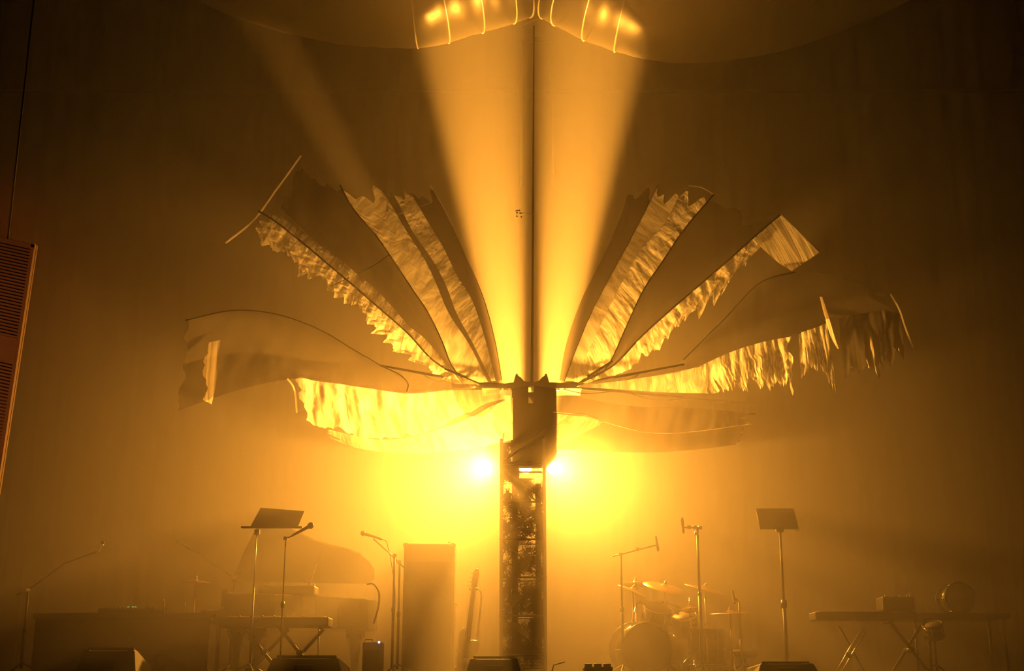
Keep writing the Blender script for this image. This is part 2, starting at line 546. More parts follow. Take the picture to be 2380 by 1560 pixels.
# housing built round the two small windows that go right through it
fr.box(((xl + wx[0]) / 2, .27, (zt + zb) / 2), (wx[0] - xl, yb - yf, zt - zb))
fr.box(((xr + wx[1]) / 2, .27, (zt + zb) / 2), (xr - wx[1], yb - yf, zt - zb))
fr.box(((wx[0] + wx[1]) / 2, .27, (zz[2] + zz[3]) / 2), (wx[1] - wx[0], yb - yf, zz[2] - zz[3]))
fr.box(((wx[0] + wx[1]) / 2, .27, (zz[4] + zb) / 2), (wx[1] - wx[0], yb - yf, zz[4] - zb))
fr.prism([(xl + .02, yf, zb), (xr, yf, zb), (xr - .04, yf, zb - .05), (xr - .12, yf, zb - .14), (xl + .02, yf, zb - .14)], (0, yb - yf, 0))
fr.build('housing', M['matte'], hd)
cp = MB()
ar = [(1120, 899), (1165, 893), (1190, 889), (1235, 887), (1290, 889), (1320, 893), (1352, 898)]
lo = [(1352, 903), (1320, 902), (1290, 903), (1235, 896), (1190, 903), (1165, 902), (1120, 903)]
cp.prism([at(x, y, .06) for x, y in ar + lo], (0, .4, 0))
cp.build('crown_plate', M['steel'], hd)
for sx in (-1, 1):
    cx = 1235
    q = [(cx + sx * 42, 890), (cx + sx * 36, 869), (cx + sx * 32, 869), (cx + sx * 31, 873), (cx + sx * 24, 878), (cx + sx * 17, 886), (cx + sx * 11, 887), (cx + sx * 11, 891)]
    MB().prism([at(x, y, .12) for x, y in q], (0, .12, 0)).build('bracket', M['steel'], hd)
    MB().box(at(cx + sx * 60, 905, .06), (.055, .08, .028)).build('clamp', M['chrome'], hd, .01)
rods = [((1165, 898), (690, 961)), ((1120, 893), (885, 850)), ((1118, 891), (1035, 858)),
        ((1310, 898), (1765, 941)), ((1345, 893), (1590, 847)), ((1345, 890), (1422, 840))]
for (p, q) in rods:
    a = at_z(p[0], p[1], ZH)
    b = at_z(q[0], q[1], ZH)
    a.y = min(max(a.y, -.3), .3)
    a = at(p[0], p[1], .1)
    yb_ = max(-1.8, min(1.2, b.y))
    b = at(q[0], q[1], yb_)
    hub = at(1235 + (p[0] - 1235) * .5, 896, .2)
    rd = MB().tube([hub, a, b], [.022, .02, .011], 10).build('rod', M['steel'], hd)
    cable = [a.lerp(b, t) + Vector((0, 0, -.035 - .03 * math.sin(t * 17))) for t in [i / 24 for i in range(15)]]
    MB().tube(cable, .005, 5).build('cable', M['rubber'], rd)
MB().tube([at(1236, 890, .25), at(1238, 640, .5), at(1241, 60, 1.6)], [.018, .015, .010], 10).build('mast', M['steel'], hd)
cl = MB()
c0 = at(1207, 495, .86)
cl.tube([c0, at(1239, 497, .86)], .006, 6)
for i in range(9):
    rr = random.Random(i)
    cl.box(c0 + Vector((rr.uniform(-.05, .03), rr.uniform(-.03, .03), rr.uniform(-.05, .06))), (.015, .015, .02), R3(rr.random() * 3, rr.random() * 3, rr.random() * 3))
cl.build('mast_shackle', M['chrome'], hd)

# ------------------------------------------------------------------ pillar
pillar = thing('truss_pillar', 'square dark truss pillar with added screen whose holes imitate glints at centre stage', 'pillar', (at(1215, 1300, -.4).x, -.2, 0))
xl, xr = at(1161, 1300, -.45).x, at(1270, 1300, -.45).x
ztop = at(1180, 1020, -.45).z
ch = MB()
for x in (xl, xr):
    for y in (-.45, .05):
        ch.box((x + (.018 if x == xl else -.018), y, ztop / 2), (.036, .036, ztop))
ch.build('chord', M['alu'], pillar)
lt = MB()
k = 0
z = .25
while z < ztop - .3:
    for y in (-.45, .05):
        if not (at(1230, 1118, y).z < z + .2 < at(1230, 1066, y).z + .1 and y < 0):
            a, b = ((xl, y, z), (xr, y, z + .42)) if k % 2 else ((xr, y, z), (xl, y, z + .42))
            lt.tube([a, b], .011, 6)
        lt.tube([(xl, y, z), (xr, y, z)], .011, 6)
    for x in (xl + .018, xr - .018):
        a, b = ((x, -.45, z), (x, .05, z + .42)) if k % 2 else ((x, .05, z), (x, -.45, z + .42))
        lt.tube([a, b], .011, 6)
    k += 1
    z += .42
lt.build('lattice', M['alu'], pillar)

# added dark screen inside the pillar; its noise holes stand in for glints
sc = bpy.data.materials.new('glint_hole_screen')
sc.use_nodes = True
n, l = sc.node_tree.nodes, sc.node_tree.links
pb = n['Principled BSDF']
pb.inputs['Base Color'].default_value = (.012, .012, .012, 1)
pb.inputs['Roughness'].default_value = .6
tc = n.new('ShaderNodeTexCoord')
mp = n.new('ShaderNodeMapping')
mp.inputs['Scale'].default_value = (1, 1, 1)
t1 = n.new('ShaderNodeTexNoise')
t1.inputs['Scale'].default_value = 45
t1.inputs['Detail'].default_value = 3
t1.inputs['Distortion'].default_value = 1.5
t2 = n.new('ShaderNodeTexNoise')
t2.inputs['Scale'].default_value = 5.0
t2.inputs['Detail'].default_value = 1
add = n.new('ShaderNodeMath')
add.operation = 'ADD'
rp = n.new('ShaderNodeValToRGB')
rp.color_ramp.elements[0].position = .52
rp.color_ramp.elements[0].color = (0, 0, 0, 1)
rp.color_ramp.elements[1].position = .53
hf = n.new('ShaderNodeMath')
hf.operation = 'MULTIPLY'
hf.inputs[1].default_value = .5
inv = n.new('ShaderNodeMath')
inv.operation = 'SUBTRACT'
inv.inputs[0].default_value = 1
l.new(tc.outputs['Object'], mp.inputs[0])
l.new(mp.outputs[0], t1.inputs['Vector'])
l.new(tc.outputs['Object'], t2.inputs['Vector'])
l.new(t1.outputs['Fac'], add.inputs[0])
l.new(t2.outputs['Fac'], add.inputs[1])
l.new(add.outputs[0], hf.inputs[0])
l.new(hf.outputs[0], rp.inputs['Fac'])
l.new(rp.outputs['Color'], inv.inputs[1])
l.new(inv.outputs[0], pb.inputs['Alpha'])
M['screen'] = sc
ys = -.2
hx0, hx1 = at(1207, 1090, ys).x, at(1262, 1090, ys).x
hz0, hz1 = at(1230, 1112, ys).z, at(1230, 1072, ys).z
sm = MB()
zc = lambda a, b: (a + b) / 2
sm.box((zc(xl, xr), ys, hz0 / 2), (xr - xl - .05, .012, hz0))
sm.box((zc(xl, xr), ys, zc(hz1, ztop)), (xr - xl - .05, .012, ztop - hz1))
sm.box((zc(xl, hx0), ys, zc(hz0, hz1)), (hx0 - xl, .012, hz1 - hz0))
sm.box((zc(hx1, xr), ys, zc(hz0, hz1)), (xr - hx1, .012, hz1 - hz0))
sm.build('screen', sc, pillar)
rb = MB()
for px in (1197, 1252):
    x = at(px, 1300, -.15).x
    rb.tube([(x, -.12, .2), (x, -.12, hz0 - .05)], .035, 8)
rb.build('cable_bundle', M['matte'], pillar)
MB().box((zc(xl, xr), -.2, .04), (xr - xl + .25, .75, .07)).build('base_plate', M['steel'], pillar, .01)
gb = MB()
for i in range(7):
    gb.box((at(1242, 1500, -.5).x, -.50, .11 + i * .03), (.27, .03, .012))
gb.build('base_grille', M['alu'], pillar)

# ------------------------------------------------------------------ flood fixtures behind the pillar
for k, (px, lab) in enumerate(((1130, 'round floodlight blazing just left behind the pillar'), (1222, 'round floodlight seen through the gap in the pillar'), (1285, 'round floodlight blazing just right behind the pillar'))):
    c = at(px, 1088, LY + .12)
    f_ = thing('floodlight', lab, 'stage light', c, 'floodlights behind the pillar')
    mt = place(c, R3(math.pi / 2, 0, 0))
    MB().lathe([(0, -.20), (.09, -.19), (.13, -.10), (.14, .04), (.125, .05), (.085, .028)], mt, 24).build('housing', M['black'], f_)
    MB().lathe([(0, .035), (.05, .035), (.085, .03)], mt, 24).build('lens', M['lamp'], f_)
    MB().tube([c + Vector((-.17, 0, 0)), c + Vector((-.17, 0, -.2)), c + Vector((.17, 0, -.2)), c + Vector((.17, 0, 0))], .012, 6).build('yoke', M['steel'], f_)
c = at(1222, 1088, LY + .12)
st_ = thing('light_stand', 'upright stand with crossbar carrying the floodlights behind the pillar', 'stand', (c.x, LY + .15, 0))
MB().tube([(c.x, LY + .15, .02), (c.x, LY + .15, c.z - .2)], .03, 10).build('pole', M['steel'], st_)
MB().tube([(at(1115, 1090, LY).x, LY + .12, c.z - .225), (at(1300, 1090, LY).x, LY + .12, c.z - .225)], .022, 10).build('crossbar', M['steel'], st_)
MB().box((c.x, LY + .15, .015), (.7, .7, .03)).build('base', M['steel'], st_, .008)


# ------------------------------------------------------------------ inflated canopy overhead
def lobe(edge, label, rings, rpx):
    YC = 2.2
    pc = cat_rom([(*p, 0) for p in edge], 150)
    o = thing('inflated_canopy', label, 'canopy', at(pc[60].x, pc[60].y - rpx, YC), 'inflated film lobes over the stage')
    ctr = []
    N = len(pc)
    for i, p in enumerate(pc):
        tg = (pc[min(i + 1, N - 1)] - pc[max(i - 1, 0)]).normalized()
        nrm = Vector((tg.y, -tg.x, 0))
        if nrm.y > 0:
            nrm = -nrm
        ctr.append(p + nrm * rpx)
    c3 = [at(p.x, p.y, YC) for p in ctr]
    e3 = [at(p.x, p.y, YC) for p in pc]
    mb = MB()
    uvl = mb.bm.loops.layers.uv.new('UVMap')
    rg = []
    n = 48
    for i in range(N):
        d = (e3[i] - c3[i])
        R_ = d.length
        d.normalize()
        t = (c3[min(i + 1, N - 1)] - c3[max(i - 1, 0)]).normalized()
        side = d.cross(t).normalized()
        row = []
        for j in range(n):
            an = 2 * math.pi * j / n
            puff = 1 + .012 * mnoise.noise(Vector((i * .22, math.cos(an) * 2, math.sin(an) * 2))) + .012 * mnoise.noise(Vector((i * .05, math.cos(an) * 6, 5)))
            vt = mb.bm.verts.new(c3[i] + (d * math.cos(an) + side * math.sin(an)) * R_ * puff)
            row.append(vt)
        rg.append((row, d, side, R_))
    for i in range(N - 1):
        for j in range(n):
            f = mb.bm.faces.new((rg[i][0][j], rg[i][0][(j + 1) % n], rg[i + 1][0][(j + 1) % n], rg[i + 1][0][j]))
            f.smooth = True
            for lp in f.loops:
                co = lp.vert.co
                lp[uvl].uv = (co.x, co.z + co.y)
    mb.build('inflated_skin', M['balloon'], o)
    for xr_ in rings:
        i = min(range(N), key=lambda q: abs(pc[q].x - xr_))
        row, d, side, R_ = rg[i]
        MB().tube([c3[i] + (d * math.cos(2 * math.pi * j / 48) + side * math.sin(2 * math.pi * j / 48)) * (R_ * 1.012) for j in range(48)], .010, 5, closed=True).build('seam', M['hem'], o)
    return o


lobe([(1246, 15), (1200, 32), (1100, 62), (1030, 82), (970, 91), (900, 92), (830, 88), (750, 77), (670, 60), (600, 42), (530, 20), (470, -5), (380, -60)],
     'left lobe of the inflated see-through film canopy', (968, 1042, 1126, 1203, 1242), 150)
lobe([(1246, 15), (1290, 40), (1340, 66), (1400, 90), (1470, 110), (1550, 124), (1640, 128), (1720, 120), (1800, 106), (1880, 85), (1960, 58), (2040, 25), (2110, -5), (2200, -60)],
     'right lobe of the inflated see-through film canopy', (1250, 1284, 1355, 1430), 150)

# ------------------------------------------------------------------ truss and pipe behind the beams
tt = thing('hanging_truss', 'faint square truss hanging high behind the light beams', 'truss', at(1247, 60, 4.2))
for k, px in enumerate((1211, 1284)):
    a = at(px, 225, 4.2)
    MB().tube([(a.x, 4.2, at(1240, 100, 4.2).z), (a.x, 4.2, 7.8)], .03, 8).build('chord', M['alu'], tt)
    MB().tube([(a.x, 4.7, at(1240, 100, 4.2).z), (a.x, 4.7, 7.8)], .03, 8).build('chord', M['alu'], tt)
x0, x1 = at(1211, 100, 4.2).x, at(1284, 100, 4.2).x
for i in range(5):
    z = at(1240, 98 - i * 38, 4.2).z
    MB().tube([(x0, 4.2, z), (x1, 4.2, z + (.25 if i % 2 else 0))], .015, 6).build('brace', M['alu'], tt)
MB().box(at(1247, 55, 4.4), (.30, .3, .35)).build('motor', M['black'], tt, .02)
pz = at(1240, 212, 5.6)
pp = MB().tube([(-12, 5.6, pz.z), (12, 5.6, pz.z)], .035, 8).build('lighting_pipe', M['steel'])
tag(pp, 'long thin horizontal pipe across the dark back of the stage', 'pipe')
cb_ = MB()
for px in (1229, 1246, 1247, 1265):
    p = at(px, 219, 5.55)
    cb_.box((p.x, 5.52, p.z), (.04, .04, .20))
cb_.box((at(1247, 212, 5.5).x, 5.52, pz.z), (.32, .05, .03))
tag(cb_.build('pipe_clamp', M['alu']), 'small three-pronged clamp on the pipe above the beams', 'clamp')

# ------------------------------------------------------------------ ribbed panel at the left edge
rp_ = thing('ribbed_panel', 'tall ribbed panel hanging at the extreme left edge', 'panel', at(-60, 850, -3.0))
A, Bq = at(86, 570, -3.0), at(-2, 1150, -3.0)
dn = (Bq - A).normalized()
lf = Vector((-1, 0, 0)) - dn * Vector((-1, 0, 0)).dot(dn)
lf = (at(0, 551, -3.0) - A).normalized()
L_ = (Bq - A).length
MB().prism([A, A + lf * 1.3, A + lf * 1.3 + dn * L_, A + dn * L_], (0, .03, 0)).build('panel_body', M['rib'], rp_)
rbm = MB()
nr = 76
for i in range(nr):
    f = (i + .6) / nr
    if .40 < f < .495:
        continue
    c = A + dn * (L_ * f) + lf * .66 + Vector((0, -.02, 0))
    rt = Matrix((lf, Vector((0, 1, 0)), dn)).transposed()
    rbm.box(c, (1.26, .05, .018), rt)
rbm.build('ribs', M['rib'], rp_)
ed = MB()
rt = Matrix((lf, Vector((0, 1, 0)), dn)).transposed()
ed.box(A + dn * L_ / 2 + lf * .02 + Vector((0, -.03, 0)), (.035, .05, L_), rt)
ed.box(A + lf * .65 + dn * .03 + Vector((0, -.03, 0)), (1.3, .05, .03), rt)
ed.build('edge_rail', M['rib'], rp_)
MB().tube([A + lf * .3, A + lf * .3 + Vector((0, 0, 4))], .01, 6).build('hanging_cable', M['steel'], rp_)


# ------------------------------------------------------------------ instruments and stage gear
def stand_base(parent, x, y, r=.30, h=.16, ph=.3, mat='steel'):
    for k in range(3):
        an = ph + k * 2 * math.pi / 3
        MB().tube([(x, y, h), (x + r * math.cos(an), y + r * math.sin(an), .012)], .009, 6).build('leg', M[mat], parent)


def mic_mesh(name, label, tip, tail, parent=None, r=.026, group=None, mat='black'):
    tip, tail = Vector(tip), Vector(tail)
    d = (tip - tail).normalized()
    mt = place(tail, d.to_track_quat('Z', 'Y').to_matrix())
    L = (tip - tail).length
    o = thing(name, label, 'microphone', tail, group)
    MB().lathe([(0, 0), (.009, 0), (.012, .01), (.018, L - r * 2.1), (.021, L - r * 1.8), (0, L - r * 1.8)], mt, 16).build('body', M[mat], o)
    hm = MB()
    bmesh.ops.create_uvsphere(hm.bm, u_segments=16, v_segments=10, radius=r, matrix=place(tip - d * r))
    for f in hm.bm.faces:
        f.smooth = True
    hm.build('grille_head', M['steel'], o)
    return o


def mic_stand(label, top, boom=None, name='microphone_stand', pr=.0115, zbase=0.0, joints=(), mat='steel', group=None, heavy=False):
    top = Vector(top)
    o = thing(name, label, 'stand', (top.x, top.y, zbase), group)
    if heavy:
        MB().lathe([(0, 0), (.13, 0), (.13, .02), (.03, .04), (0, .04)], place((top.x, top.y, zbase)), 24).build('base', M['steel'], o)
    else:
        stand_base(o, top.x, top.y)
    MB().tube([(top.x, top.y, .1), (top.x, top.y, top.z * .55)], pr * 1.35, 10).build('lower_pole', M[mat], o)
    MB().tube([(top.x, top.y, top.z * .5), tuple(top)], pr, 10).build('upper_pole', M[mat], o)
    MB().lathe([(0, -.035), (.018, -.03), (.022, 0), (.018, .03), (0, .035)], place((top.x, top.y, top.z * .55)), 12).build('clutch', M['black'], o)
    for j in joints:
        MB().box(j, (.045, .04, .04)).build('joint', M['chrome'], o, .006)
    if boom:
        MB().tube(boom, .008, 8).build('boom_arm', M[mat], o)
    return o


def cable(name, label, pts, r=.006, mat='rubber', cat='cable'):
    o = MB().tube(cat_rom(pts, 40), r, 6).build(name, M[mat])
    return tag(o, label, cat)


# --- left: far boom stand with a glinting microphone
Y = -1.0
a = at(66, 1372, Y)
mic_stand('microphone stand with long boom at far left edge of the stage', a,
          [a + Vector((-.12, 0, -.05)), a, at(150, 1310, Y), at(226, 1282, Y)], joints=(a,))
mic_mesh('microphone', 'small microphone shining alone at the far left', at(241, 1258, Y), at(229, 1284, Y), r=.02, mat='satin_steel')

# --- left: boom microphone dipping toward the piano
Y = .5
a = at(545, 1345, Y)
mic_stand('microphone stand behind the piano keys with its arm reaching left', a,
          [a + Vector((.05, 0, -.03)), a, at(480, 1300, Y), at(440, 1274, Y)], joints=(a,))
mic_mesh('microphone', 'dark microphone on the arm left of the piano lid', at(408, 1257, Y), at(444, 1277, Y), r=.022)

# --- left: work desk with small lights and two little gooseneck pieces
Y = -.6
d0, d1 = at(95, 1428, Y), at(505, 1428, Y)
dk = thing('equipment_desk', 'long dark equipment desk at the left of the stage', 'desk', ((d0.x + d1.x) / 2, Y, 0))
MB().box(((d0.x + d1.x) / 2, Y + .1, d0.z - .03), (d1.x - d0.x, .7, .06)).build('desk_top', M['tolex'], dk, .01)
MB().box(((d0.x + d1.x) / 2, Y - .22, d0.z * .52), (d1.x - d0.x - .06, .02, d0.z * .86)).build('front_skirt', M['matte'], dk)
for sx in (d0.x + .06, d1.x - .06):
    for sy in (Y - .18, Y + .38):
        MB().tube([(sx, sy, .0), (sx, sy, d0.z - .06)], .02, 8).build('leg', M['steel'], dk)
mz = d0.z
cx = at(300, 1420, Y).x
mx = thing('mixing_console', 'small mixing console with green lights on the left desk', 'mixer', (cx, Y + .05, mz))
MB().prism([(cx - .30, Y - .12, mz), (cx + .30, Y - .12, mz), (cx + .30, Y - .12, mz + .055), (cx - .30, Y - .12, mz + .055)], (0, .4, .0)).build('console_body', M['black'], mx, .008)
for px in (298, 309, 315):
    p = at(px, 1411, Y - .125)
    MB().box((p.x, Y - .125, p.z), (.016, .012, .010)).build('indicator_light', M['green'], mx)
for i in range(12):
    MB().lathe([(0, 0), (.008, 0), (.007, .018), (0, .018)], place((cx - .26 + i * .047, Y, mz + .055)), 8).build('knob', M['black'], mx)
for px, py, lab in ((380, 1391, 'thin upright rod glinting on the desk left of its neighbour'), (430, 1400, 'short bent rod glinting at the desk end near the piano')):
    b = at(px + 1, 1428, Y + .05)
    t_ = at(px, py, Y + .05)
    g = thing('gooseneck', lab, 'gooseneck', b)
    MB().tube(cat_rom([b, b.lerp(t_, .5) + Vector((.008, 0, 0)), t_], 10), .007, 8).build('neck', M['chrome'], g)
    MB().lathe([(0, 0), (.03, 0), (.03, .012), (0, .02)], place(b), 12).build('base', M['black'], g)

# --- left: percussion cymbal and its stand


def cymbal(label, c, r, rot, group='cymbals', name='cymbal'):
    o = thing(name, label, 'cymbal', c, group)
    n_ = 40
    prof = [(0, .036), (.02, .034), (r * .17, .018), (r * .2, .012), (r * .6, .003), (r, -.012), (r, -.014), (r * .6, .001), (r * .2, .009), (0, .03)]
    MB().lathe(prof, place(c, rot), n_).build('bronze_plate', M['brass'], o)
    MB().lathe([(0, .075), (.009, .075), (.012, .06), (.012, .055), (.022, .05), (.022, .034), (0, .034)], place(c, rot), 12).build('wing_nut', M['chrome'], o)
    return o


def drum_stand(label, top, r=.26, ph=.4, tilt=None, group='cymbal stands'):
    o = thing('cymbal_stand', label, 'stand', (top[0], top[1], 0), group)
    t_ = Vector(top)
    stand_base(o, t_.x, t_.y, r, .28, ph, 'chrome')
    MB().tube([(t_.x, t_.y, .06), (t_.x, t_.y, t_.z)], .011, 8).build('pole', M['chrome'], o)
    MB().box((t_.x, t_.y, t_.z * .6), (.05, .05, .06)).build('clamp', M['chrome'], o, .008)
    return o


c = at(455, 1352, -.2)
drum_stand('thin stand under the small cymbal beside the left desk', c - Vector((0, 0, .005)))
cymbal('small level cymbal floating over the left desk end', c + Vector((0, 0, 0)), .17, R3(.02, .02, 0))

# --- grand piano
PY = -.65
P = lambda px, py, Y: at(px, py, Y)
zt, zb = at(700, 1388, .4 + PY).z, at(700, 1462, .4 + PY).z
X0, X1 = at(545, 1400, .4 + PY).x, at(868, 1400, .6 + PY).x
pn = thing('grand_piano', 'black lacquered grand piano with raised lid left of the pillar', 'piano', ((X0 + X1) / 2, .8 + PY, 0))
plan = [(X0, -.15), (X0, 1.35), (X1 - .30, 1.38), (X1 - .10, 1.30), (X1, 1.10), (X1 - .02, .85), (X1 - .14, .62), (X1 - .36, .46), (X1 - .62, .30), (X1 - .82, .08), (X1 - 1.0, -.12)]
plan = [Vector((x, y + PY, 0)) for x, y in plan]
cur = cat_rom(plan[2:], 40)
out = [plan[0], plan[1]] + cur
MB().prism([(p.x, p.y, zb) for p in out], (0, 0, zt - zb)).build('case', M['lacquer'], pn, .012)
MB().box((X0 - .12, .60 + PY, zb + .10), (.26, 1.42, .14)).build('key_bed', M['lacquer'], pn, .01)
MB().box((X0 - .13, .60 + PY, zb + .185), (.15, 1.22, .025)).build('keyboard', M['keys'], pn, .003)
MB().box((X0 - .02, .60 + PY, zt - .04), (.06, 1.30, .18)).build('fallboard', M['lacquer'], pn, .01)
# lid: hinged on the far side, its free edge raised toward the hall
lo_ = [(540, 1352), (552, 1320), (572, 1275), (592, 1235), (604, 1222), (640, 1222), (672, 1230), (700, 1243), (730, 1258), (770, 1270), (805, 1278), (838, 1290), (860, 1308), (871, 1328), (870, 1346), (856, 1358)]
lp = []
zt2 = zt + .02
top_py, bot_py = 1222, 1358
for (x, y) in lo_:
    t = (bot_py - y) / (bot_py - top_py)
    lp.append(at(x, y, 1.30 + PY - .75 * t))
MB().prism(lp, Vector((0, .5, .9)).normalized() * .025).build('lid', M['lacquer'], pn, .004)
MB().tube([(X1 - .75, .35 + PY, zt), lp[9] + Vector((-.1, .02, -.02))], .012, 8).build('lid_prop', M['lacquer'], pn)
for (lx, ly) in ((at(824, 1500, .9 + PY).x, .95 + PY), (X0 + .12, .05 + PY), (X0 + .12, 1.2 + PY)):
    MB().lathe([(0, 0), (.025, 0), (.03, .03), (.02, .05), (.045, .10), (.05, .25), (.075, zb - .12), (.11, zb - .08), (.11, zb), (0, zb)], place((lx, ly, 0)), 12).build('leg', M['lacquer'], pn)
ly = MB()
for dy in (-.06, .06):
    ly.tube([(X0 + .25, .6 + PY + dy, zb), (X0 + .22, .6 + PY + dy * .8, .10)], .012, 8)
ly.box((X0 + .22, .6 + PY, .09), (.16, .24, .05))
ly.build('pedal_lyre', M['lacquer'], pn)
for k in (-1, 0, 1):
    MB().box((X0 + .12, .6 + PY + k * .06, .07), (.12, .025, .012)).build('pedal', M['chrome'], pn)

# --- electric piano standing on top of the case
a, b = at(600, 1386, .1 + PY), at(732, 1386, .1 + PY)
ep = thing('keyboard', 'small dark keyboard lying on top of the grand piano', 'keyboard', ((a.x + b.x) / 2, .25 + PY, zt))
MB().box(((a.x + b.x) / 2, .25 + PY, zt + .055), (b.x - a.x, .36, .10)).build('case', M['black'], ep, .02)
for sx in (-1, 1):
    MB().lathe([(0, 0), (.012, 0), (.011, .02), (0, .022)], place(((a.x + b.x) / 2 + sx * (b.x - a.x) * .46, .2 + PY, zt + .105)), 10).build('knob', M['chrome'], ep)

# --- synthesizer on two crossed stands in front of the piano
Y = -1.15
a, b = at(515, 1462, Y), at(768, 1462, Y)
zk = a.z
kx = thing('synthesizer', 'long dark synthesizer in front of the grand piano', 'keyboard', ((a.x + b.x) / 2, Y, zk))
MB().box(((a.x + b.x) / 2, Y, zk + .065), (b.x - a.x, .36, .10)).build('case', M['black'], kx, .015)
MB().box(((a.x + b.x) / 2, Y + .08, zk + .12), (b.x - a.x - .12, .15, .02)).build('keyboard', M['keys'], kx, .003)
for i in range(5):
    MB().lathe([(0, 0), (.01, 0), (.009, .018), (0, .018)], place((a.x + .2 + i * .12, Y - .1, zk + .115)), 8).build('knob', M['black'], kx)


def x_stand(label, cx_, cy_, half, ztop_, group='crossed keyboard stands', mat='steel'):
    o = thing('keyboard_stand', label, 'stand', (cx_, cy_, 0), group)
    for q in (-.10, .10):
        MB().box((cx_, cy_ + q, ztop_ / 2), (.035, .02, math.hypot(half * 2, ztop_ - .03)), R3(0, math.atan2(half * 2, ztop_ - .03) * (1 if q > 0 else -1), 0)).build('crossed_bar', M[mat], o, .004)
    for s_ in (-1, 1):
        MB().tube([(cx_ + s_ * half, cy_ - .18, .02), (cx_ + s_ * half, cy_ + .18, .02)], .014, 8).build('foot_bar', M[mat], o)
        MB().tube([(cx_ + s_ * half, cy_ - .16, ztop_ - .012), (cx_ + s_ * half, cy_ + .16, ztop_ - .012)], .012, 8).build('support_arm', M[mat], o)
    MB().lathe([(0, -.13), (.03, -.13), (.03, .13), (0, .13)], place((cx_, cy_, ztop_ / 2), R3(math.pi / 2, 0, 0)), 14).build('pivot', M['black'], o)
    return o


x_stand('left crossed stand holding the long synthesizer', at(618, 1500, Y).x, Y, .21, zk + .012)
x_stand('right crossed stand holding the long synthesizer', at(700, 1500, Y).x, Y, .21, zk + .012)
for px in (740,):
    tag(MB().tube([(at(px, 1500, Y + .3).x, Y + .3, 0), (at(px, 1500, Y + .3).x, Y + .3, zk + .05)], .012, 8).build('stand_pole', M['steel']), 'thin upright pole beside the crossed stands', 'pole')

# --- music stand at the piano with a microphone across it
Y = -1.45
ms = thing('music_stand', 'tilted dark music stand over the piano at left', 'music stand', (at(597, 1300, Y).x, Y, 0), 'music stands')
q = [at(605, 1182, Y + .16), at(707, 1190, Y + .16), at(693, 1224, Y), at(582, 1224, Y)]
MB().prism(q, (0, .02, .012)).build('desk', M['tolex'], ms, .003)
MB().box(at(632, 1226, Y - .02), (.64, .055, .018)).build('ledge', M['tolex'], ms, .004)
pt = at(597, 1230, Y)
MB().tube([(pt.x, Y, .1), (pt.x, Y, pt.z * .6)], .010, 8).build('lower_pole', M['steel'], ms)
MB().tube([(pt.x, Y, pt.z * .55), (pt.x, Y, pt.z - .02)], .007, 8).build('upper_pole', M['chrome'], ms)
MB().box((pt.x, Y + .02, pt.z - .03), (.06, .04, .06)).build('tilt_joint', M['chrome'], ms, .008)
stand_base(ms, pt.x, Y, .28, .14, .9)
Y = -1.62
a = at(672, 1249, Y)
mic_mesh('microphone', 'fat microphone angled up before the left music stand', at(729, 1218, Y), at(678, 1246, Y), r=.034)
a2 = at(664, 1252, Y)
mic_stand('microphone stand hidden before the piano lid holding the fat microphone', (a2.x, Y, a2.z - .08), [(a2.x, Y, a2.z - .08), a2, at(680, 1246, Y)], joints=(a2,), pr=.006, mat='matte')

# --- vocal microphone and stands left of the amplifier
Y = -.3
tp = at(929, 1308, Y)
mic_stand('microphone stand whose boom rises left toward a singer position', tp,
          [at(942, 1323, Y), at(928, 1309, Y), at(905, 1286, Y), at(868, 1253, Y)], joints=(at(927, 1307, Y),))
mic_mesh('microphone', 'vocal microphone lying level between piano and amplifier', at(838, 1238, Y), at(888, 1254, Y), r=.030)
cable('microphone_cable', 'thin cable hooking down from the level vocal microphone', [at(888, 1254, Y), at(898, 1258, Y), at(901, 1270, Y + .02), at(908, 1300, Y + .03), at(918, 1380, Y + .03), at(914, 1480, Y + .03), at(912, 1560, Y + .03)], .005)
Y = -.6
tp = at(917, 1290, Y)
mic_stand('straight empty microphone stand just left of the tall amplifier', tp, joints=(at(917, 1292, Y),), heavy=True)
cable('looped_cable', 'black cable looping down beside the piano tail', [at(853, 1358, -.1), at(868, 1358, -.15), at(880, 1375, -.2), at(881, 1400, -.2), at(876, 1425, -.2), at(868, 1450, -.2)], .011)

# --- tall bass cabinet with its head
Y = -.1
x0, x1 = at(936, 1400, Y).x, at(1056, 1400, Y).x
zt_ = at(1000, 1263, Y).z
ac = thing('bass_cabinet', 'tall black bass speaker cabinet between stands and guitar', 'amplifier', ((x0 + x1) / 2, Y + .2, 0))
MB().box(((x0 + x1) / 2, Y + .22, zt_ / 2 + .02), (x1 - x0, .44, zt_ - .04)).build('cabinet', M['tolex'], ac, .02)
MB().box(((x0 + x1) / 2, Y - .005, zt_ * .46), (x1 - x0 - .07, .014, zt_ * .80)).build('grille_cloth', M['matte'], ac)
for ex in (x0 + .02, x1 - .02):
    for ez in (.04, zt_ - .02):
        MB().box((ex, Y + .02, ez), (.06, .06, .05)).build('corner_cap', M['chrome'], ac, .012)
hdl = MB()
hdl.tube([(x1 + .004, Y + .10, zt_ * .55), (x1 + .02, Y + .12, zt_ * .55), (x1 + .02, Y + .30, zt_ * .55), (x1 + .004, Y + .32, zt_ * .55)], .010, 6)
hdl.build('side_handle', M['steel'], ac)
cab = MB()
for (px, pz) in ((1044, 1261), (1049, 1268), (1054, 1264)):
    p = at(px, pz, Y - .01)
    MB().lathe([(0, -.012), (.012, -.01), (.013, 0), (.010, .012), (0, .014)], place(p, R3(math.pi / 2, 0, 0)), 10).build('knob', M['chrome'], ac)

